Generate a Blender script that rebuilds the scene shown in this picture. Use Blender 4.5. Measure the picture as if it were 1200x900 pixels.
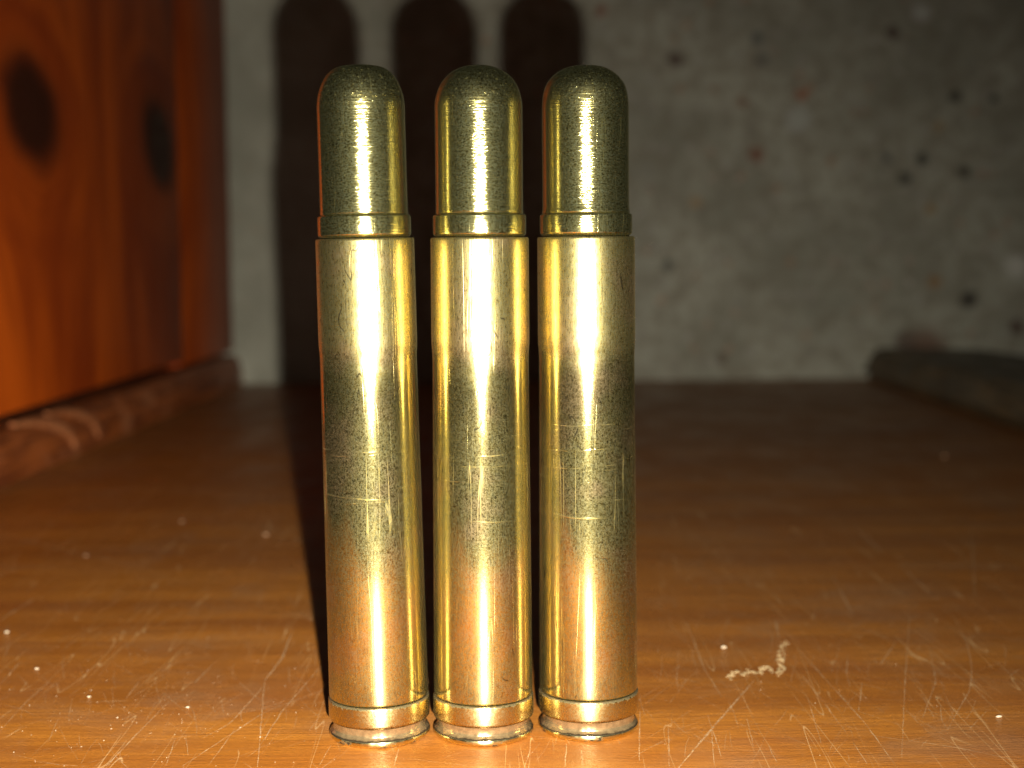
import bpy, bmesh, math, random
from mathutils import Matrix, Vector, noise as mnoise
random.seed(7)
for o in list(bpy.data.objects):
    bpy.data.objects.remove(o)
S = bpy.context.scene
COL = S.collection
MM = 0.001

# ------------------------------------------------------------------ camera
FPX = 1742.0                       # focal length in pixels of the 1200 px wide photograph
PITCH, ROLL = math.radians(4.92), -0.009
CAM = Vector((0, -196, 64))        # millimetres
ROT = (Matrix.Rotation(math.pi/2 - PITCH, 3, 'X') @ Matrix.Rotation(ROLL, 3, 'Z'))
cd = bpy.data.cameras.new('camera')
cam = bpy.data.objects.new('camera', cd); COL.objects.link(cam)
cam.matrix_world = Matrix.Translation(CAM*MM) @ ROT.to_4x4()
cd.sensor_width = 36; cd.lens = 36*FPX/1200
cd.clip_start = 0.01; cd.clip_end = 20
cd.dof.use_dof = True; cd.dof.focus_distance = 0.190; cd.dof.aperture_fstop = 22
S.camera = cam

# ------------------------------------------------------------------ dim room and the phone's flash
w = bpy.data.worlds.new('World'); S.world = w; w.use_nodes = True
w.node_tree.nodes['Background'].inputs[0].default_value = (0.85, 1.0, 0.80, 1)
w.node_tree.nodes['Background'].inputs[1].default_value = 0.005
ld = bpy.data.lights.new('flash', 'AREA'); ld.shape = 'DISK'; ld.size = 0.0022
ld.energy = 1.36; ld.color = (1.0, 0.96, 0.86); ld.spread = math.radians(108)
fl = bpy.data.objects.new('flash', ld); COL.objects.link(fl)
fl.matrix_world = (Matrix.Translation(Vector((7.6, -196, 51))*MM)
    @ (Matrix.Rotation(math.radians(14), 3, 'Z') @ Matrix.Rotation(math.pi/2 - math.radians(27), 3, 'X')).to_4x4())

S.view_settings.view_transform = 'Standard'; S.view_settings.look = 'None'
S.view_settings.exposure = 0; S.view_settings.gamma = 1
S.view_settings.use_curve_mapping = False
S.cycles.max_bounces = 10; S.cycles.glossy_bounces = 6; S.cycles.sample_clamp_indirect = 6
S.cycles.caustics_reflective = True

# ------------------------------------------------------------------ helpers
def floor_pt(px, py, z=0.0):
    """photograph pixel -> millimetre point on the level at height z"""
    d = ROT @ Vector(((px-600)/FPX, -(py-450)/FPX, -1))
    t = (z-CAM.z)/d.z
    return CAM + d*t

def link(name, bm, mat, parent=None, smooth=None, **props):
    me = bpy.data.meshes.new(name)
    bmesh.ops.scale(bm, vec=(MM, MM, MM), verts=bm.verts)
    bm.to_mesh(me); bm.free()
    if mat: me.materials.append(mat)
    if smooth is not None:
        for p in me.polygons: p.use_smooth = True
        me.set_sharp_from_angle(angle=math.radians(smooth))
    o = bpy.data.objects.new(name, me); COL.objects.link(o)
    if parent: o.parent = parent
    for k, v in props.items(): o[k] = v
    return o

def empty(name, loc, **props):
    o = bpy.data.objects.new(name, None); COL.objects.link(o)
    o.empty_display_size = 0.005
    o.location = Vector(loc)*MM
    for k, v in props.items(): o[k] = v
    return o

def box_bm(x0, x1, y0, y1, z0, z1, bev=0, seg=2):
    bm = bmesh.new()
    bmesh.ops.create_cube(bm, size=1)
    bmesh.ops.scale(bm, vec=(x1-x0, y1-y0, z1-z0), verts=bm.verts)
    bmesh.ops.translate(bm, vec=((x0+x1)/2, (y0+y1)/2, (z0+z1)/2), verts=bm.verts)
    if bev: bmesh.ops.bevel(bm, geom=bm.edges[:], offset=bev, segments=seg, affect='EDGES', profile=.5)
    return bm

def lathe_bm(prof, n=160, wob=None):
    bm = bmesh.new(); rings = []
    for r, z in prof:
        if r < 1e-6: rings.append([bm.verts.new((0, 0, z))]); continue
        ring = []
        for i in range(n):
            a = 2*math.pi*i/n
            rr, zz = (r, z) if wob is None else wob(r, z, a)
            ring.append(bm.verts.new((rr*math.cos(a), rr*math.sin(a), zz)))
        rings.append(ring)
    for A, B in zip(rings, rings[1:]):
        for i in range(n):
            j = (i+1) % n
            if len(A) == 1: bm.faces.new((A[0], B[i], B[j]))
            elif len(B) == 1: bm.faces.new((A[i], A[j], B[0]))
            else: bm.faces.new((A[i], A[j], B[j], B[i]))
    bmesh.ops.recalc_face_normals(bm, faces=bm.faces)
    return bm

def extrude_bm(prof, y0, y1, ny=1, wob=None):
    """closed (x,z) outline swept along y"""
    bm = bmesh.new(); rings = []
    for k in range(ny+1):
        y = y0+(y1-y0)*k/ny
        rings.append([bm.verts.new((x, y, z)) for x, z in prof])
    n = len(prof)
    for A, B in zip(rings, rings[1:]):
        for i in range(n):
            j = (i+1) % n
            bm.faces.new((A[i], A[j], B[j], B[i]))
    bm.faces.new(rings[0]); bm.faces.new(rings[-1])
    bmesh.ops.recalc_face_normals(bm, faces=bm.faces)
    return bm

class NT:
    """small node-graph writer"""
    def __init__(self, name):
        self.m = bpy.data.materials.new(name); self.m.use_nodes = True
        self.t = self.m.node_tree; self.N = self.t.nodes
        self.bsdf = self.N['Principled BSDF']; self.out = self.N['Material Output']
    def put(self, sock, v):
        if v is None: return
        if isinstance(v, bpy.types.NodeSocket): self.t.links.new(v, sock)
        elif isinstance(v, (tuple, list)) and sock.type == 'RGBA': sock.default_value = tuple(v)+((1,) if len(v) == 3 else ())
        else: sock.default_value = v
    def set(self, **kw):
        for k, v in kw.items(): self.put(self.bsdf.inputs[k.replace('_', ' ')], v)
    def coord(self, rand=False, kind='Object'):
        tc = self.N.new('ShaderNodeTexCoord'); v = self.vm('SCALE', tc.outputs[kind], s=1000)
        if rand:
            oi = self.N.new('ShaderNodeObjectInfo')
            v = self.vm('ADD', v, self.xyz(0, 0, self.ma('MULTIPLY', oi.outputs['Random'], 900)))
        return v
    def xyz(self, x, y, z):
        n = self.N.new('ShaderNodeCombineXYZ')
        for i, v in enumerate((x, y, z)): self.put(n.inputs[i], v)
        return n.outputs[0]
    def sep(self, v):
        n = self.N.new('ShaderNodeSeparateXYZ'); self.put(n.inputs[0], v); return n.outputs
    def vm(self, op, a, b=None, s=None):
        n = self.N.new('ShaderNodeVectorMath'); n.operation = op; self.put(n.inputs[0], a); self.put(n.inputs[1], b)
        if s is not None: self.put(n.inputs['Scale'], s)
        return n.outputs['Value'] if op in ('DISTANCE', 'LENGTH', 'DOT_PRODUCT') else n.outputs[0]
    def ma(self, op, a, b=None, c=None, clamp=False):
        n = self.N.new('ShaderNodeMath'); n.operation = op; n.use_clamp = clamp
        self.put(n.inputs[0], a); self.put(n.inputs[1], b); self.put(n.inputs[2], c); return n.outputs[0]
    def noise(self, v, scale=1, detail=3, rough=.55, dist=0, col=False):
        n = self.N.new('ShaderNodeTexNoise'); self.put(n.inputs['Vector'], v)
        self.put(n.inputs['Scale'], scale); self.put(n.inputs['Detail'], detail)
        self.put(n.inputs['Roughness'], rough); self.put(n.inputs['Distortion'], dist)
        return n.outputs['Color' if col else 0]
    def voro(self, v, scale, out='Distance', feat='F1', rnd=1):
        n = self.N.new('ShaderNodeTexVoronoi'); n.feature = feat; self.put(n.inputs['Vector'], v)
        self.put(n.inputs['Scale'], scale); self.put(n.inputs['Randomness'], rnd); return n.outputs[out]
    def ramp(self, v, a, b, c=0., d=1., smooth=True):
        n = self.N.new('ShaderNodeMapRange'); n.interpolation_type = 'SMOOTHSTEP' if smooth else 'LINEAR'
        for i, x in enumerate((v, a, b, c, d)): self.put(n.inputs[i], x)
        return n.outputs[0]
    def mix(self, f, a, b, mode='MIX'):
        n = self.N.new('ShaderNodeMix'); n.data_type = 'RGBA'; n.blend_type = mode
        self.put(n.inputs['Factor'], f); self.put(n.inputs[6], a); self.put(n.inputs[7], b); return n.outputs[2]
    def bump(self, h, strength, dist, normal=None):
        n = self.N.new('ShaderNodeBump'); self.put(n.inputs['Height'], h); self.put(n.inputs['Strength'], strength)
        self.put(n.inputs['Distance'], dist); self.put(n.inputs['Normal'], normal); return n.outputs[0]
    def tangent(self):
        n = self.N.new('ShaderNodeTangent'); n.direction_type = 'RADIAL'; n.axis = 'Z'; return n.outputs[0]
    def st(self, v, x, y, z): return self.vm('MULTIPLY', v, self.xyz(x, y, z))
    def two_lobe(self, f, rough2, tint=None):
        """worn metal: a second, broader lobe mixed in where the polish is gone"""
        b2 = self.N.new('ShaderNodeBsdfPrincipled')
        for k in ('Base Color', 'Metallic', 'Normal'):
            a, b = self.bsdf.inputs[k], b2.inputs[k]
            if a.is_linked: self.t.links.new(a.links[0].from_socket, b)
            elif k != 'Normal': b.default_value = a.default_value
        if tint:
            src = self.bsdf.inputs['Base Color'].links[0].from_socket
            self.put(b2.inputs['Base Color'], self.mix(1, src, tint, 'MULTIPLY'))
        self.put(b2.inputs['Roughness'], rough2)
        mx = self.N.new('ShaderNodeMixShader'); self.put(mx.inputs[0], f)
        self.t.links.new(self.bsdf.outputs[0], mx.inputs[1]); self.t.links.new(b2.outputs[0], mx.inputs[2])
        self.t.links.new(mx.outputs[0], self.out.inputs['Surface'])
    def scratch(self, v, rx, ry, rz, sx, sy, sz, width=.02, cover=.55):
        """thin broken lines: the zero crossings of a noise stretched along one direction"""
        n = self.N.new('ShaderNodeMapping'); self.put(n.inputs['Vector'], v)
        n.inputs['Rotation'].default_value = (rx, ry, rz); n.inputs['Scale'].default_value = (sx, sy, sz)
        a = self.noise(n.outputs[0], 1, 0)
        line = self.ramp(self.ma('ABSOLUTE', self.ma('SUBTRACT', a, .5)), 0, width, 1, 0)
        gate = self.ramp(self.noise(self.vm('MULTIPLY', n.outputs[0], (.16, .16, .9) if abs(ry) > 0 else (.16, .9, .9)), 1, 2), cover, cover+.10)
        return self.ma('MULTIPLY', line, gate)

# ------------------------------------------------------------------ materials
def cyl_coord(t, v):
    """(arc length, radius, height) so that scratches follow the turned surface"""
    s = t.sep(v)
    ang = t.ma('ARCTAN2', s[0], t.ma('MULTIPLY', s[1], -1))
    return t.xyz(t.ma('MULTIPLY', ang, 6.5), 0, s[2])

def mat_bullet():
    t = NT('turned_brass'); v = t.coord(True); c = cyl_coord(t, v)
    z = t.sep(t.coord())[2]
    lathe = t.noise(t.st(c, .05, 1, 3.2), 1, 4, .75)
    spk = t.noise(t.st(c, 3.6, 1, 5.0), 1, 3, .75, .8)
    spk2 = t.noise(v, 1.4, 3, .6)
    pit = t.ramp(t.noise(v, 2.4, 1, .5), .64, .70)
    tip = t.ramp(t.ma('ADD', z, t.ma('MULTIPLY', spk2, 3)), 82.5, 87)
    sc = t.ma('MAXIMUM', t.scratch(c, 0, .5, 0, 1.1, 1, .10, .022, .54), t.scratch(c, 0, -1.0, 0, 1.3, 1, .12, .022, .56))
    col = t.mix(t.ramp(spk2, .3, .7), (.74, .58, .17), (.84, .67, .19))
    col = t.mix(t.ramp(spk, .40, .60, 0, .85), col, (.33, .34, .19))
    col = t.mix(t.ramp(t.noise(v, 8, 1), .48, .66, 0, .6), col, (.25, .25, .13))
    col = t.mix(t.ramp(lathe, .5, .68, 0, .35), col, (.30, .31, .17))
    col = t.mix(t.ma('MULTIPLY', tip, t.ramp(spk2, .46, .66, .05, .6)), col, (.22, .19, .09))
    rough = t.ma('ADD', t.ramp(spk, .3, .7, .09, .15), t.ma('MULTIPLY', tip, .08))
    h = t.ma('MULTIPLY', spk, t.ma('ADD', .5, tip))
    h = t.ma('SUBTRACT', h, t.ma('MULTIPLY', pit, t.ma('ADD', .3, t.ma('MULTIPLY', tip, 2.2))))
    h = t.ma('SUBTRACT', h, t.ma('MULTIPLY', sc, 1.2))
    nrm = t.bump(lathe, .5, .00010)
    nrm = t.bump(h, .5, .000007, nrm)
    t.set(Base_Color=col, Metallic=1, Roughness=rough, Normal=nrm)
    f = t.ma('MAXIMUM', t.ramp(spk, .38, .62, .01, .16), t.ma('MULTIPLY', sc, .18))
    t.two_lobe(t.ma('MAXIMUM', f, t.ma('MULTIPLY', t.ma('MULTIPLY', pit, tip), .25)), .66, (.88, .97, 1.12))
    return t.m

def mat_case():
    t = NT('worn_case_brass'); v = t.coord(True); c = cyl_coord(t, v)
    z = t.sep(t.coord())[2]
    fine = t.noise(t.st(c, 4.5, 1, .8), 1, 3, .7)
    spk = t.noise(t.st(c, 4.6, 1, 3.2), 1, 3, .75, 1.2)
    patch = t.noise(t.st(c, .28, 1, .10), 1, 4, .6)
    neck = t.ramp(t.ma('ADD', z, t.ma('MULTIPLY', t.noise(v, .5, 3), 5)), 48, 57)
    sc = t.ma('MAXIMUM', t.scratch(c, 0, .06, 0, 1.6, 1, .03, .024, .52), t.scratch(c, 0, .9, 0, 1.1, 1, .07, .018, .56))
    sc = t.ma('MAXIMUM', sc, t.scratch(c, 0, -.25, 0, 1.4, 1, .04, .022, .54))
    mid = t.ma('MULTIPLY', t.ramp(z, 25, 31), t.ramp(z, 36, 41, 1, 0))
    ring = t.ma('MULTIPLY', t.scratch(c, 0, 1.45, 0, 1.2, 1, .05, .035, .48), mid)
    zn = t.ma('ADD', z, t.ma('MULTIPLY', t.noise(v, .35, 3), 10))
    dull = t.ma('MULTIPLY', t.ramp(zn, 22, 31), t.ramp(zn, 42, 52, 1, 0))
    oi = t.N.new('ShaderNodeObjectInfo'); rn = oi.outputs['Random']; ang = t.sep(c)[0]
    for k, (z0, sl) in enumerate(((33.6, .03), (34.3, .05), (36.9, -.02), (38.6, .04), (39.3, .02), (30.5, -.06))):
        zz = t.ma('ADD', t.ma('ADD', z0, t.ma('MULTIPLY', t.ma('SINE', t.ma('MULTIPLY', rn, 31.0+17*k)), 2.2)), t.ma('MULTIPLY', ang, sl))
        zz = t.ma('ADD', zz, t.ma('MULTIPLY', t.noise(t.st(c, .3, 1, .02), 1, 2), .5))
        ln = t.ramp(t.ma('ABSOLUTE', t.ma('SUBTRACT', z, zz)), .0, .07+.05*(k % 3), 1, 0)
        gt = t.ramp(t.noise(t.vm('ADD', t.st(c, .16, 1, 0), t.xyz(k*7.3, 0, t.ma('ADD', k, t.ma('MULTIPLY', rn, 40)))), 1, 4), .44, .70)
        ring = t.ma('MAXIMUM', ring, t.ma('MULTIPLY', ln, gt))
    dark = t.scratch(v, .7, .4, .2, 1.1, .7, .25, .03, .58)
    col = t.mix(t.ramp(patch, .3, .7), (.72, .57, .18), (.82, .63, .20))
    col = t.mix(t.ramp(spk, .40, .60, 0, .85), col, (.33, .31, .16))
    col = t.mix(t.ramp(t.noise(v, 8, 1), .48, .66, 0, .6), col, (.25, .23, .11))
    col = t.mix(t.ramp(fine, .50, .64, 0, .65), col, (.26, .25, .13))
    col = t.mix(t.ma('MULTIPLY', t.ramp(t.noise(v, .16, 3), .45, .7), .4), col, (.66, .44, .25))
    col = t.mix(t.ma('MULTIPLY', dark, .85), col, (.10, .08, .045))
    rough = t.ma('ADD', t.ma('ADD', t.ramp(spk, .3, .7, .10, .15), t.ma('MULTIPLY', neck, t.ramp(fine, .35, .65, -.05, .06))), t.ma('SUBTRACT', t.ma('ADD', t.ma('MULTIPLY', neck, .19), t.ma('MULTIPLY', t.ma('MULTIPLY', t.ramp(z, 14, 22), t.ramp(z, 24, 33, 1, 0)), .05)), t.ma('MULTIPLY', dull, .035)))
    h = t.ma('ADD', t.ma('MULTIPLY', fine, .7), t.ma('MULTIPLY', spk, .8))
    h = t.ma('SUBTRACT', h, t.ma('MULTIPLY', t.ma('MAXIMUM', sc, dark), 1.6))
    h = t.ma('ADD', h, t.ma('MULTIPLY', ring, 1.6))
    t.set(Base_Color=col, Metallic=1, Roughness=rough, Normal=t.bump(h, .5, .000009))
    f = t.ramp(spk, .38, .62, .015, t.ma('ADD', .14, t.ma('MULTIPLY', neck, .05)))
    f = t.ma('ADD', f, t.ma('MULTIPLY', dull, t.ramp(spk, .38, .62, .0, .06)))
    f = t.ma('MAXIMUM', f, t.ma('MAXIMUM', t.ma('MULTIPLY', sc, .13), t.ma('MULTIPLY', ring, .36)))
    t.two_lobe(f, .66, (.94, .97, 1.0))
    return t.m

def mat_belt():
    t = NT('belt_brass'); v = t.coord(True); c = cyl_coord(t, v)
    z = t.sep(t.coord())[2]
    spk = t.noise(v, 3.0, 3, .7)
    tick = t.noise(t.st(c, 1.8, 1, .25), 1, 3, .7)
    top = t.ramp(t.ma('ADD', z, t.ma('MULTIPLY', t.ma('SUBTRACT', tick, .5), 1.6)), 5.12, 5.38)
    low = t.ramp(t.ma('ADD', z, t.ma('MULTIPLY', spk, .8)), 3.35, 3.0)
    col = t.mix(t.ramp(spk, .35, .7), (.72, .60, .25), (.48, .37, .17))
    col = t.mix(t.ma('MULTIPLY', t.ma('MAXIMUM', top, low), .85), col, (.09, .065, .04))
    t.set(Base_Color=col, Metallic=t.ma('SUBTRACT', 1, t.ma('MULTIPLY', top, .3)), Roughness=t.ramp(spk, .3, .7, .18, .32),
          Normal=t.bump(t.ma('ADD', spk, t.ma('MULTIPLY', tick, .7)), .5, .00002))
    return t.m

def mat_rim():
    t = NT('tarnished_rim'); v = t.coord(True); c = cyl_coord(t, v)
    z = t.sep(t.coord())[2]
    spk = t.noise(v, 1.3, 4, .65)
    chip = t.noise(t.st(c, .45, 1, .8), 1, 3, .6)
    zz = t.ma('ADD', z, t.ma('MULTIPLY', t.ma('SUBTRACT', spk, .5), .3))
    worn = t.ma('MULTIPLY', t.ramp(chip, .36, .43), t.ramp(zz, .92, .84))
    groove = t.ramp(zz, 1.0, 1.16)
    col = t.mix(groove, (.07, .05, .03), t.mix(t.ramp(spk, .35, .65), (.30, .205, .10), (.42, .29, .14)))
    col = t.mix(worn, col, (.76, .68, .33))
    t.set(Base_Color=col, Metallic=t.ma('ADD', .8, t.ma('MULTIPLY', worn, .2)), Roughness=t.ramp(spk, .3, .7, .15, .22),
          Normal=t.bump(t.ma('ADD', spk, chip), .5, .000012))
    return t.m

def mat_floor():
    t = NT('varnished_floor_wood'); v = t.coord()
    warp = t.vm('ADD', v, t.vm('SCALE', t.noise(t.st(v, .006, .02, .02), 1, 2, .5, 0, True), s=14))
    band = t.noise(t.st(warp, .006, .11, .1), 1, 4, .6)
    grain = t.noise(t.st(warp, .10, 1.7, 1), 1, 3, .65)
    pore = t.ramp(t.noise(t.st(v, .35, 4.0, 1), 1, 2, .6), .60, .72)
    blot = t.noise(v, .022, 4, .6)
    col = t.mix(t.ramp(band, .25, .75), (.235, .075, .009), (.40, .147, .018))
    col = t.mix(t.ramp(grain, .35, .7, 0, .6), col, (.20, .065, .011))
    col = t.mix(t.ma('MULTIPLY', pore, .45), col, (.14, .05, .012))
    col = t.mix(t.ma('MULTIPLY', t.ramp(blot, .45, .7), .35), col, (.22, .07, .018))
    spk = t.noise(t.st(v, 1.5, 2.6, 1), 1, 3, .7)
    smear = t.noise(t.st(v, .05, .03, 1), 1, 5, .65)
    haze = t.ramp(t.noise(t.vm('ADD', v, t.vm('SCALE', t.noise(v, .03, 3, .6, 0, True), s=60)), .035, 5, .65), .46, .72, 0, .3)
    col = t.mix(haze, col, (.22, .13, .07))
    h = t.ma('ADD', t.ma('MULTIPLY', grain, .5), t.ma('MULTIPLY', spk, .55))
    h = t.ma('SUBTRACT', h, t.ma('MULTIPLY', pore, .5))
    sc = t.ma('MAXIMUM', t.scratch(v, 0, 0, .5, .55, .025, 1, .013, .54), t.scratch(v, 0, 0, -.6, .5, .03, 1, .013, .55))
    sc = t.ma('MAXIMUM', sc, t.scratch(v, 0, 0, .08, .45, .02, 1, .011, .55))
    col = t.mix(t.ma('MULTIPLY', sc, .6), col, (.60, .38, .17))
    t.set(Base_Color=col, Roughness=t.ramp(smear, .3, .7, .30, .52), Specular_IOR_Level=.32,
          Normal=t.bump(h, .6, .00022))
    return t.m

KNOTS = ((262, 110, 29, 19), (416, 110, 27, 20))
def mat_panel():
    t = NT('red_lacquered_wood'); v = t.coord(kind='Object'); s = t.sep(v)
    Y, Z = s[1], s[2]
    wob = t.vm('SUBTRACT', t.noise(v, .05, 3, .5, 0, True), (.5, .5, .5)); ws = t.sep(wob)
    ds, push = [], None
    for (ky, kz, ry, rz) in KNOTS:
        dy = t.ma('DIVIDE', t.ma('ADD', t.ma('SUBTRACT', Y, ky), t.ma('MULTIPLY', ws[0], 10)), ry)
        dy = t.ma('ADD', dy, t.ma('MULTIPLY', t.ma('SUBTRACT', Z, kz), .010))
        dz = t.ma('DIVIDE', t.ma('ADD', t.ma('SUBTRACT', Z, kz), t.ma('MULTIPLY', ws[1], 7)), rz)
        d = t.vm('LENGTH', t.xyz(dy, dz, 0)); ds.append(d)
        p = t.ma('MULTIPLY', t.ma('MULTIPLY', dy, 30), t.ma('POWER', 2.718, t.ma('MULTIPLY', t.ma('MULTIPLY', d, d), -.12)))
        push = p if push is None else t.ma('ADD', push, p)
    d = t.ma('MINIMUM', ds[0], ds[1])
    u = t.ma('SUBTRACT', Y, push)
    gv = t.xyz(t.ma('MULTIPLY', u, .035), t.ma('MULTIPLY', Z, .007), 0)
    band = t.noise(gv, 1, 4, .6)
    fine = t.noise(t.xyz(t.ma('MULTIPLY', u, .5), t.ma('MULTIPLY', Z, .03), 3), 1, 3, .6)
    ringv = t.noise(t.xyz(t.ma('MULTIPLY', d, 2.3), t.ma('MULTIPLY', Z, .012), 9), 1, 2, .5)
    near = t.ramp(d, 1.0, 3.0, 1, 0)
    grain = t.ma('ADD', t.ma('MULTIPLY', band, t.ma('SUBTRACT', 1, t.ma('MULTIPLY', near, .45))), t.ma('MULTIPLY', t.ma('MULTIPLY', ringv, near), .45))
    col = t.mix(t.ramp(grain, .36, .64), (.30, .040, .003), (.54, .090, .005))
    col = t.mix(t.ramp(fine, .4, .75, 0, .15), col, (.22, .035, .004))
    col = t.mix(t.ramp(d, .50, 1.30, 1, 0), col, (.042, .009, .003))
    t.set(Base_Color=col, Roughness=t.ramp(fine, .3, .7, .40, .52), Specular_IOR_Level=.15,
          Normal=t.bump(fine, .3, .0001))
    return t.m

def mat_moulding(name, light, dark, worn):
    t = NT(name); v = t.coord()
    g = t.noise(t.st(v, .5, .03, .5), 1, 4, .6)
    b = t.noise(v, .06, 4, .6)
    col = t.mix(t.ramp(g, .35, .65), dark, light)
    col = t.mix(t.ramp(b, .56, .70, 0, .7), col, worn)
    t.set(Base_Color=col, Roughness=t.ramp(b, .3, .7, .35, .55), Specular_IOR_Level=.4, Normal=t.bump(g, .4, .0002))
    return t.m

WALL_SPOTS = [  # x, z (mm) of each spot, radius, colour
]
def mat_wall(spots):
    t = NT('grey_composite_wall'); v = t.coord()
    wv = t.vm('ADD', v, t.vm('SCALE', t.noise(v, .12, 3, .6, 0, True), s=5))
    big = t.noise(v, .018, 4, .6)
    mid = t.noise(v, .11, 4, .65)
    agg = t.voro(wv, .16, 'Color'); ad = t.voro(wv, .16)
    ac = t.sep(agg)
    fine = t.noise(v, .9, 3, .7)
    x = t.sep(v)[0]
    col = t.mix(t.ramp(big, .32, .68), (.22, .212, .158), (.355, .343, .265))
    clean = t.ramp(x, -105, -40, .25, 1)      # the strip beside the panel is less speckled
    col = t.mix(t.ma('MULTIPLY', t.ramp(mid, .40, .64), t.ma('MULTIPLY', clean, .75)), col, (.19, .165, .115))
    peb = t.ma('MULTIPLY', t.ramp(ad, .25, .5, 1, 0), t.ma('MULTIPLY', clean, t.ramp(ac[0], .72, .8)))
    col = t.mix(t.ma('MULTIPLY', peb, .55), col, t.mix(ac[1], (.50, .48, .42), (.16, .14, .11)))
    peb2 = t.ma('MULTIPLY', t.ramp(ad, .2, .4, 1, 0), t.ma('MULTIPLY', clean, t.ramp(ac[2], .90, .93)))
    col = t.mix(t.ma('MULTIPLY', peb2, .6), col, (.34, .17, .09))
    col = t.mix(t.ramp(fine, .4, .7, 0, .35), col, (.20, .19, .15))
    hole = None
    for (sx, sz, r, c) in spots:
        d = t.vm('DISTANCE', t.vm('ADD', wv, (-2.5, 0, -2.5)), t.xyz(sx, t.sep(wv)[1], sz))
        m = t.ramp(d, r*.35, r*1.2, .85, 0)
        col = t.mix(m, col, c)
    t.set(Base_Color=col, Roughness=.75, Specular_IOR_Level=.25, Normal=t.bump(t.ma('ADD', mid, fine), .5, .0006))
    return t.m

def mat_plain(name, col, col2, rough, scale=1.5, spec=.4):
    t = NT(name); v = t.coord(); n = t.noise(v, scale, 4, .6)
    t.set(Base_Color=t.mix(t.ramp(n, .3, .7), col, col2), Roughness=rough, Specular_IOR_Level=spec, Normal=t.bump(n, .4, .0001))
    return t.m

def mat_scuff():
    """scuffed varnish: pale and broken along its length"""
    t = NT('scuffed_varnish'); v = t.coord()
    n = t.noise(v, 1.6, 3, .7); k = t.noise(v, .22, 2, .5)
    t.set(Base_Color=(.62, .42, .22), Roughness=.6, Specular_IOR_Level=.5,
          Alpha=t.ma('MULTIPLY', t.ramp(n, .32, .62), t.ramp(k, .28, .62, .18, .75)))
    return t.m

def mat_smudge():
    t = NT('dusty_smudge'); v = t.coord()
    n = t.noise(v, .7, 4, .7)
    t.set(Base_Color=(.55, .40, .28), Roughness=.8, Specular_IOR_Level=.2, Alpha=t.ramp(n, .38, .75, 0, .38))
    return t.m

M_bullet, M_case, M_belt, M_rim = mat_bullet(), mat_case(), mat_belt(), mat_rim()
M_floor, M_panel = mat_floor(), mat_panel()
M_mould = mat_moulding('red_brown_moulding', (.34, .085, .016), (.12, .026, .006), (.40, .14, .05))
M_rail = mat_moulding('dull_brown_rail', (.13, .08, .03), (.035, .024, .011), (.16, .105, .04))
M_scuff, M_smudge = mat_scuff(), mat_smudge()
M_crumb = mat_plain('pale_crumb', (.52, .42, .28), (.34, .24, .14), .7)
M_grit = mat_plain('dull_grit', (.30, .17, .085), (.20, .10, .05), .7)
M_resid = mat_plain('dried_residue', (.50, .38, .20), (.36, .22, .09), .5, 2.5)
M_bead = mat_plain('worn_bead', (.42, .16, .06), (.26, .07, .02), .45, .5)

# ------------------------------------------------------------------ setting
WALL_Y = 564.0
fb = box_bm(-175, 420, -105, WALL_Y, -18, 0, 1.5, 3)
floor = link('floor', fb, M_floor, kind='structure', label='scratched orange brown varnished wood floor under the brass cartridges')

spots = []
def wall_spot(px, py, rpx, c):
    d = ROT @ Vector(((px-600)/FPX, -(py-450)/FPX, -1)); tt = (WALL_Y-CAM.y)/d.y
    p = CAM + d*tt
    spots.append((p.x, p.z, rpx*.436, c))
BLK, RED, BRN, PALE = (.02, .016, .012), (.17, .06, .03), (.065, .035, .025), (.48, .46, .40)
for a in ((793, 69, 11, BRN), (887, 181, 11, RED), (940, 110, 9, (.28, .09, .04)), (1060, 210, 9, BLK), (1081, 187, 9, BLK),
          (1131, 201, 9, BLK), (1120, 113, 9, BLK), (1165, 116, 6, BLK), (1047, 38, 10, BRN), (1135, 350, 11, BLK), (1192, 384, 11, BRN),
          (783, 311, 9, (.10, .10, .08)), (888, 45, 9, (.10, .10, .09)), (893, 70, 8, (.11, .10, .09)), (845, 420, 9, (.11, .08, .05)),
          (935, 140, 18, (.36, .36, .31)), (1190, 312, 15, PALE), (1100, 148, 8, (.25, .17, .08)), (1090, 245, 8, (.26, .16, .06)),
          (1095, 330, 10, (.24, .14, .06)), (705, 12, 9, (.20, .07, .04)), (870, 120, 9, (.18, .10, .06)), (1040, 185, 7, (.10, .09, .08)),
          (815, 238, 8, (.30, .21, .11)), (1080, 15, 12, (.42, .41, .36)), (1085, 408, 30, (.12, .06, .035)), (1060, 400, 16, (.10, .07, .05))):
    wall_spot(*a)
wall = link('wall', box_bm(-260, 420, WALL_Y+.2, WALL_Y+18, -18, 330), mat_wall(spots), kind='structure',
            label='mottled grey back wall with dark pits and three shadows')

PX = -145.6
panel = empty('side_panel', (PX-8, 330, 0), label='red orange lacquered wood side panel with two dark oval knots', category='panel')
def place(o, parent):
    o.parent = parent; o.matrix_parent_inverse = Matrix.Translation(-Vector(parent.location))
    return o
place(link('board', box_bm(PX-14, PX+1.2, 130, 448, 19.5, 330, 1.0, 3), M_panel, smooth=40), panel)
place(link('board', box_bm(PX-14, PX-1.0, 448.3, WALL_Y-.5, 17, 330, .6, 2), M_panel, smooth=40, label='darker far board beside the grey wall'), panel)

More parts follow.
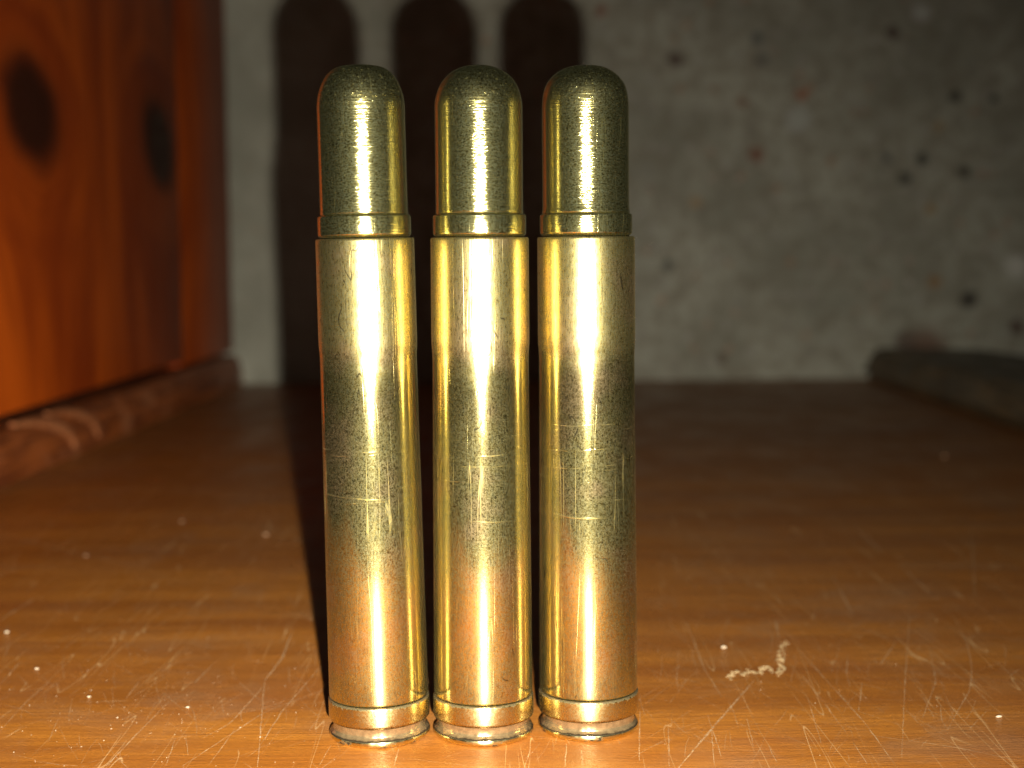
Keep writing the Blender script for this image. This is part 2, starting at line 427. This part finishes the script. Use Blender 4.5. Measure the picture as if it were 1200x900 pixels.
# moulding along the foot of the panel
prof = [(PX-12, 0.05), (PX+3.2, 0.05), (PX+3.2, 3)]
for k in range(9):
    a = math.pi/2*k/8
    prof.append((PX-1.5+4.7*math.cos(a), 5+10*math.sin(a)))
prof += [(PX-12, 15.4)]
mould = empty('moulding', (PX, 330, 0), label='rounded red brown moulding along the foot of the side panel', category='moulding')
place(link('strip', extrude_bm(prof, 130, WALL_Y-.5), M_mould, smooth=50), mould)
for y0, bow, rr in ((243, 10, 1.5), (274, 9, 1.2)):          # two worn beads bent across it
    bm = bmesh.new(); pts = []
    for k in range(17):
        a = math.pi/2*k/16
        pts.append(Vector((PX-1.5+5.0*math.cos(a), y0 + bow*4.2*math.cos(a), 3.5+11.8*math.sin(a))))
    ring_prev = None
    for i, p in enumerate(pts):
        r = rr*(.45+.55*math.sin(math.pi*(i+.5)/17))
        tdir = (pts[min(i+1, 16)]-pts[max(i-1, 0)]).normalized()
        nx = tdir.cross(Vector((0, 1, 0))).normalized(); ny = tdir.cross(nx)
        ring = [bm.verts.new(p+nx*r*math.cos(b)+ny*r*1.6*math.sin(b)) for b in [2*math.pi*j/10 for j in range(10)]]
        if ring_prev:
            for j in range(10): bm.faces.new((ring_prev[j], ring_prev[(j+1) % 10], ring[(j+1) % 10], ring[j]))
        else: bm.faces.new(ring[::-1])
        ring_prev = ring
    bm.faces.new(ring_prev)
    bmesh.ops.recalc_face_normals(bm, faces=bm.faces)
    place(link('bead', bm, M_bead, smooth=60), mould)

panel.rotation_euler.z = mould.rotation_euler.z = math.radians(-1.0)

# low rail on the right
RX = 178.0
prof = [(RX+5, .05), (RX+60, .05), (RX+60, 14.5)]
for k in range(11):
    a = math.pi/2 + math.pi/2.4*k/10
    prof.append((RX+13+8*math.cos(a), 7.5+8*math.sin(a)))
prof += [(RX+2.4, 4.4), (RX+2.6, 3.6), (RX+5, 3.0)]
link('rail', extrude_bm(prof, 60, WALL_Y-.3), M_rail, smooth=40,
     label='low dull brown wooden rail on the floor at the right', category='rail')

# ------------------------------------------------------------------ cartridges
def cartridge(x, y, lean_x, lean_y, spin, label, flat, scale_z=1.0, seed=0):
    root = empty('cartridge', (x, y, 0), label=label, category='cartridge', group='brass cartridges standing in a row')
    rnd = random.Random(seed)
    def wob(r, z, a):
        n = mnoise.noise(Vector((math.cos(a)*2.2+seed*7, math.sin(a)*2.2, z*.5)))
        return r+.02*n, z+.02*n
    def rim_wob(r, z, a):
        n = mnoise.noise(Vector((math.cos(a)*9+seed*5, math.sin(a)*9, z)))
        return r+.035*n, z+(.03*n if .3 < z < 1.2 else 0)
    # rim
    prof = [(0, .02), (5.9, .02), (6.35, .04), (6.62, .22), (6.74, .45), (6.74, .82), (6.62, 1.05), (6.3, 1.22), (6.18, 1.4), (6.15, 1.75), (6.2, 2.2), (6.35, 2.5)]
    link('rim', lathe_bm(prof, 192, rim_wob), M_rim, root, smooth=50)
    prof = [(6.2, 2.52), (6.60, 2.60), (6.72, 2.75), (6.76, 3.0), (6.76, 5.15), (6.73, 5.32), (6.66, 5.42), (6.45, 5.44)]
    link('belt', lathe_bm(prof, 192), M_belt, root, smooth=50)
    # case
    prof = [(6.30, 5.35), (6.45, 5.56), (6.60, 5.68), (6.63, 5.82), (6.62, 8)]
    z = 10
    while z < 50:
        prof.append((6.62-(6.62-6.36)*(z-8)/43, z)); z += 2.5
    prof += [(6.36, 50.4), (6.365, 51), (6.40, 51.7), (6.455, 52.5), (6.47, 53.4), (6.465, 56), (6.46, 60), (6.45, 64), (6.45, 66.1), (6.42, 66.35), (6.33, 66.45), (5.9, 66.45), (5.7, 66.2), (5.7, 62)]
    link('case', lathe_bm(prof, 192, lambda r, z, a: (r+.012*mnoise.noise(Vector((math.cos(a)+seed*3, math.sin(a), z*.11))), z)), M_case, root, smooth=40)
    # band
    prof = [(5.6, 66.3), (5.72, 66.55), (5.98, 66.75), (6.08, 66.9), (6.11, 67.1), (6.11, 69.15), (6.08, 69.33), (5.98, 69.42), (5.6, 69.44)]
    link('band', lathe_bm(prof, 192), M_bullet, root, smooth=45)
    # bullet
    R = 5.72; z0, ztop = 83.4*scale_z, 88.75*scale_z; H = ztop-z0
    lip = .14 if seed == 3 else .03
    prof = [(5.45, 69.3), (5.6+lip, 69.46), (5.70+lip, 69.62), (R+lip*.4, 69.95), (R, 70.3), (R, 74), (R, 79)]
    if flat:
        og = [(1, 0), (.985, .18), (.95, .36), (.88, .56), (.78, .75), (.66, .88), (.53, .955), (.40, .985), (.2, .997), (0, 1)]
    else:
        og = [(1, 0), (.988, .14), (.963, .27), (.925, .40), (.87, .53), (.78, .67), (.66, .795), (.52, .885), (.36, .955), (.18, .99), (0, 1)]
    if seed == 3:
        og = [(1, 0), (.985, .20), (.96, .36), (.915, .51), (.83, .66), (.71, .79), (.57, .89), (.43, .955), (.25, .99), (0, 1)]
    # smooth the ogive by interpolation
    def cr(p0, p1, p2, p3, u):
        return [.5*((2*b)+(c-a)*u+(2*a-5*b+4*c-d)*u*u+(3*b-a-3*c+d)*u**3) for a, b, c, d in zip(p0, p1, p2, p3)]
    pts = [(1, -.25)]+og+[(-og[-2][0], og[-2][1])]
    for i in range(1, len(pts)-2):
        for k in range(4):
            r_, h_ = cr(pts[i-1], pts[i], pts[i+1], pts[i+2], k/4)
            prof.append((max(r_, 0.002)*R, z0+h_*H))
    prof.append((0, ztop))
    link('bullet', lathe_bm(prof, 160, wob), M_bullet, root, smooth=45)
    root.rotation_euler = (Matrix.Rotation(lean_x, 3, 'Y') @ Matrix.Rotation(spin, 3, 'Z')).to_euler()
    return root
pl, pm, pr = floor_pt(445.5, 859.5), floor_pt(566.8, 857.5), floor_pt(689.8, 852)
print('bases', pl, pm, pr)
cartridge(pl.x, pl.y, -.0138, 0, 0.3, 'left brass cartridge leaning slightly away with a flat blunt nose', True, 1.0, 1)
cartridge(pm.x, pm.y, .0024, 0, 1.9, 'middle brass cartridge standing upright between two others', False, 1.0, 2)
cartridge(pr.x, pr.y, -.0008, 0, 3.7, 'right brass cartridge with dark rim nearest the squiggle of dried residue', False, 1.0, 3)

# ------------------------------------------------------------------ marks and debris on the floor
def strip(bm, pts, width, z):
    """a tapered ribbon lying on the floor"""
    # resample
    P = []
    for a, b in zip(pts, pts[1:]):
        n = max(2, int((b-a).length/1.5))
        for k in range(n): P.append(a.lerp(b, k/n))
    P.append(pts[-1]); n = len(P)
    for _ in range(2):
        P = [P[0]]+[(P[i-1]+P[i]*2+P[i+1])/4 for i in range(1, n-1)]+[P[-1]]
    prev = None
    for i, p in enumerate(P):
        d = (P[min(i+1, n-1)]-P[max(i-1, 0)]); d.z = 0
        if d.length < 1e-6: continue
        d.normalize(); q = Vector((-d.y, d.x, 0))
        u = i/(n-1); wd = width*.5*(.25+.75*math.sin(math.pi*min(max(u, .02), .98))**.5)*(.75+.5*random.random())
        q0 = p+q*random.uniform(-.05, .05)
        cur = (bm.verts.new((q0.x+q.x*wd, q0.y+q.y*wd, z)), bm.verts.new((q0.x-q.x*wd, q0.y-q.y*wd, z)))
        if prev: bm.faces.new((prev[0], prev[1], cur[1], cur[0]))
        prev = cur

A = lambda L, ox, oy, s: [(ox+x/s, oy+y/s) for x, y in L]
R8 = lambda *L: A(L, 700, 600, 2.4)
R1 = lambda *L: A(L, 0, 550, 2.5725)
SCR = [
 (R8((215, 735), (330, 600), (440, 475)), .42), (R8((560, 380), (650, 480), (750, 590), (845, 720)), .20),
 (R8((880, 270), (865, 480), (856, 690)), .16), (R8((1000, 290), (1040, 370), (1054, 440), (1048, 500), (985, 612)), .20),
 (R8((935, 380), (952, 480), (915, 580)), .16), (R8((705, 400), (700, 450), (710, 490)), .14), (R8((840, 365), (795, 430)), .3),
 (R8((745, 480), (735, 560)), .18), (R8((590, 520), (630, 650)), .13), (R8((310, 570), (350, 690)), .13),
 (R8((250, 310), (300, 440), (350, 520)), .22), (R8((780, 630), (1000, 660), (1195, 702)), .20), (R8((1048, 40), (1055, 100), (1062, 240)), .3),
 (R8((1095, 560), (1045, 612)), .12), (R8((965, 540), (968, 590), (988, 612)), .13), (R8((720, 40), (800, 110)), .5), (R8((420, 580), (440, 660)), .12),
 (R8((720, 650), (760, 710)), .12), (R8((480, 655), (505, 705)), .12), (R8((570, 450), (700, 620)), .12), (R8((200, 600), (202, 715)), .2),
 (R8((500, 300), (510, 350)), .3), (R8((850, 150), (960, 250)), .4), (R8((660, 180), (720, 290)), .35), (R8((1190, 440), (1150, 470)), .15),
 (R8((1030, 620), (1060, 640)), .1), (R8((120, 560), (118, 700)), .22), (R8((320, 610), (330, 715)), .12),
 (R1((970, 590), (850, 730), (780, 840)), .22), (R1((960, 670), (800, 730), (550, 895)), .20), (R1((797, 640), (785, 800), (775, 898)), .20),
 (R1((885, 480), (850, 570), (800, 635)), .40), (R1((650, 580), (585, 645)), .35), (R1((510, 700), (420, 790), (320, 895)), .22),
 (R1((790, 660), (690, 770), (610, 810)), .22), (R1((530, 810), (500, 892)), .12), (R1((560, 800), (567, 860)), .12),
 (R1((110, 385), (0, 455)), .35), (R1((10, 710), (60, 720), (105, 742)), .15), (R1((100, 880), (180, 892), (270, 896)), .15),
 (R1((60, 580), (0, 650)), .18), (R1((240, 702), (385, 698)), .20), (R1((710, 780), (630, 892)), .14), (R1((0, 195), (180, 240), (440, 300)), .4),
 (R1((30, 520), (15, 562)), .22), (R1((420, 640), (380, 690)), .15), (R1((880, 690), (800, 720), (700, 740)), .15), (R1((470, 700), (440, 760)), .12),
 (R1((150, 640), (60, 720), (0, 790)), .12), (R1((1000, 830), (960, 895)), .14),
 ([(468, 877), (461, 899)], .2), ([(622, 875), (615, 899)], .2), ([(664, 872), (662, 899)], .22), ([(681, 877), (683, 899)], .18), ([(520, 888), (540, 882)], .12)]
bm = bmesh.new()
for L, wd in SCR:
    strip(bm, [floor_pt(*p) for p in L], wd*.72, .012)
for k in range(1200):                                         # faint hairline scratches
    x = random.uniform(-100, 105); y = random.triangular(-25, 170, 0)
    a = random.gauss(math.pi/2, .55); ln = random.uniform(2.5, 16)
    p = Vector((x, y, 0)); q = p+Vector((math.cos(a), math.sin(a), 0))*ln
    strip(bm, [p, p.lerp(q, .5)+Vector((random.uniform(-.5, .5), 0, 0)), q], random.uniform(.025, .065), .008)
link('scratches', bm, M_scuff, floor, kind='stuff')

def blob_bm(r, sq=(1, 1, .6), seed=0, sub=2, c=(0, 0, 0), amp=.35):
    bm = bmesh.new(); bmesh.ops.create_icosphere(bm, subdivisions=sub, radius=1)
    for v in bm.verts:
        n = 1+amp*mnoise.noise(v.co*1.3+Vector((seed*3.7, seed, 0)))
        v.co = Vector((v.co.x*sq[0], v.co.y*sq[1], v.co.z*sq[2]))*n*r
    zmin = min(v.co.z for v in bm.verts)
    for v in bm.verts: v.co += Vector((c[0], c[1], c[2]-zmin))
    return bm

bm = bmesh.new()                                             # dust grains nobody could count
for k in range(650):
    if k < 400: x, y = random.gauss(-55, 22), random.gauss(8, 22)
    else: x, y = random.uniform(-100, 110), random.triangular(-22, 220, 0)
    r = abs(random.gauss(0, .024))+.014
    m = Matrix.Translation((x, y, r*.3)) @ Matrix.Rotation(random.random()*6, 4, 'Z') @ Matrix.Diagonal((r*random.uniform(.8, 2.2), r, r*.6, 1))
    bmesh.ops.create_icosphere(bm, subdivisions=1, radius=1, matrix=m)
link('dust', bm, M_crumb, None, kind='stuff', label='pale dust grains sprinkled on the varnished floor', smooth=60)

CR = [(848, 760, .50, 'white crumb on the floor just above the dried residue squiggle'),
      (1171, 841, .42, 'small pale crumb lying at the bottom right of the floor'),
      (1107, 536, .95, 'blurred pale crumb on the dark floor near the right rail'),
      (8, 742, .45, 'pale crumb on the floor at the far left edge'),
      (104, 818, .34, 'tiny pale crumb beside the dashed scratch at lower left'),
      (213, 612, .6, 'faint blurred crumb on the dark floor behind the lower left scratches'),
      (312, 628, .8, 'faint blurred crumb on the floor close to the long shadow'),
      (101, 652, .5, 'pale crumb on the dark left part of the floor'),
      (220, 830, .3, 'tiny pale crumb on the floor left of the leaning cartridge'),
      (43, 785, .38, 'small white crumb among the dust at lower left')]
for i, (px, py, r, lab) in enumerate(CR):
    p = floor_pt(px, py)
    o = link('crumb', blob_bm(r*.85, (1, .7, .45), i+1, amp=.8), M_grit if 'dark' in lab or 'shadow' in lab else M_crumb, smooth=80, label=lab, category='crumb', group='pale crumbs scattered on the floor')
    o.location = Vector((p.x, p.y, .02))*MM

# dried squiggle of residue right of the cartridges
path = [(853, 793), (862, 788), (872, 790), (880, 786), (886, 790), (893, 785), (899, 782), (905, 787), (913, 789), (916, 782), (914, 772), (916, 762), (919, 752)]
pts = [floor_pt(*q) for q in path]
bm = bmesh.new()
tot = len(pts)-1
for si, (a, b) in enumerate(zip(pts, pts[1:])):
    n = max(3, int((b-a).length/.22))
    for k in range(n):
        u = (si+k/n)/tot
        fat = .5+.8*abs(math.sin(u*9.5+.6))*(1-.4*u)
        p = a.lerp(b, k/n)+Vector((random.gauss(0, .28), random.gauss(0, .65), 0))
        r = random.uniform(.07, .26)*fat
        m = Matrix.Translation((p.x, p.y, r*.08)) @ Matrix.Rotation(random.random()*6, 4, 'Z') @ Matrix.Diagonal((r*random.uniform(1.2, 3.0), r, r*.22, 1))
        bmesh.ops.create_icosphere(bm, subdivisions=2, radius=1, matrix=m)
link('residue', bm, M_resid, smooth=80, label='pale squiggle of dried residue on the floor right of the cartridges', category='residue')
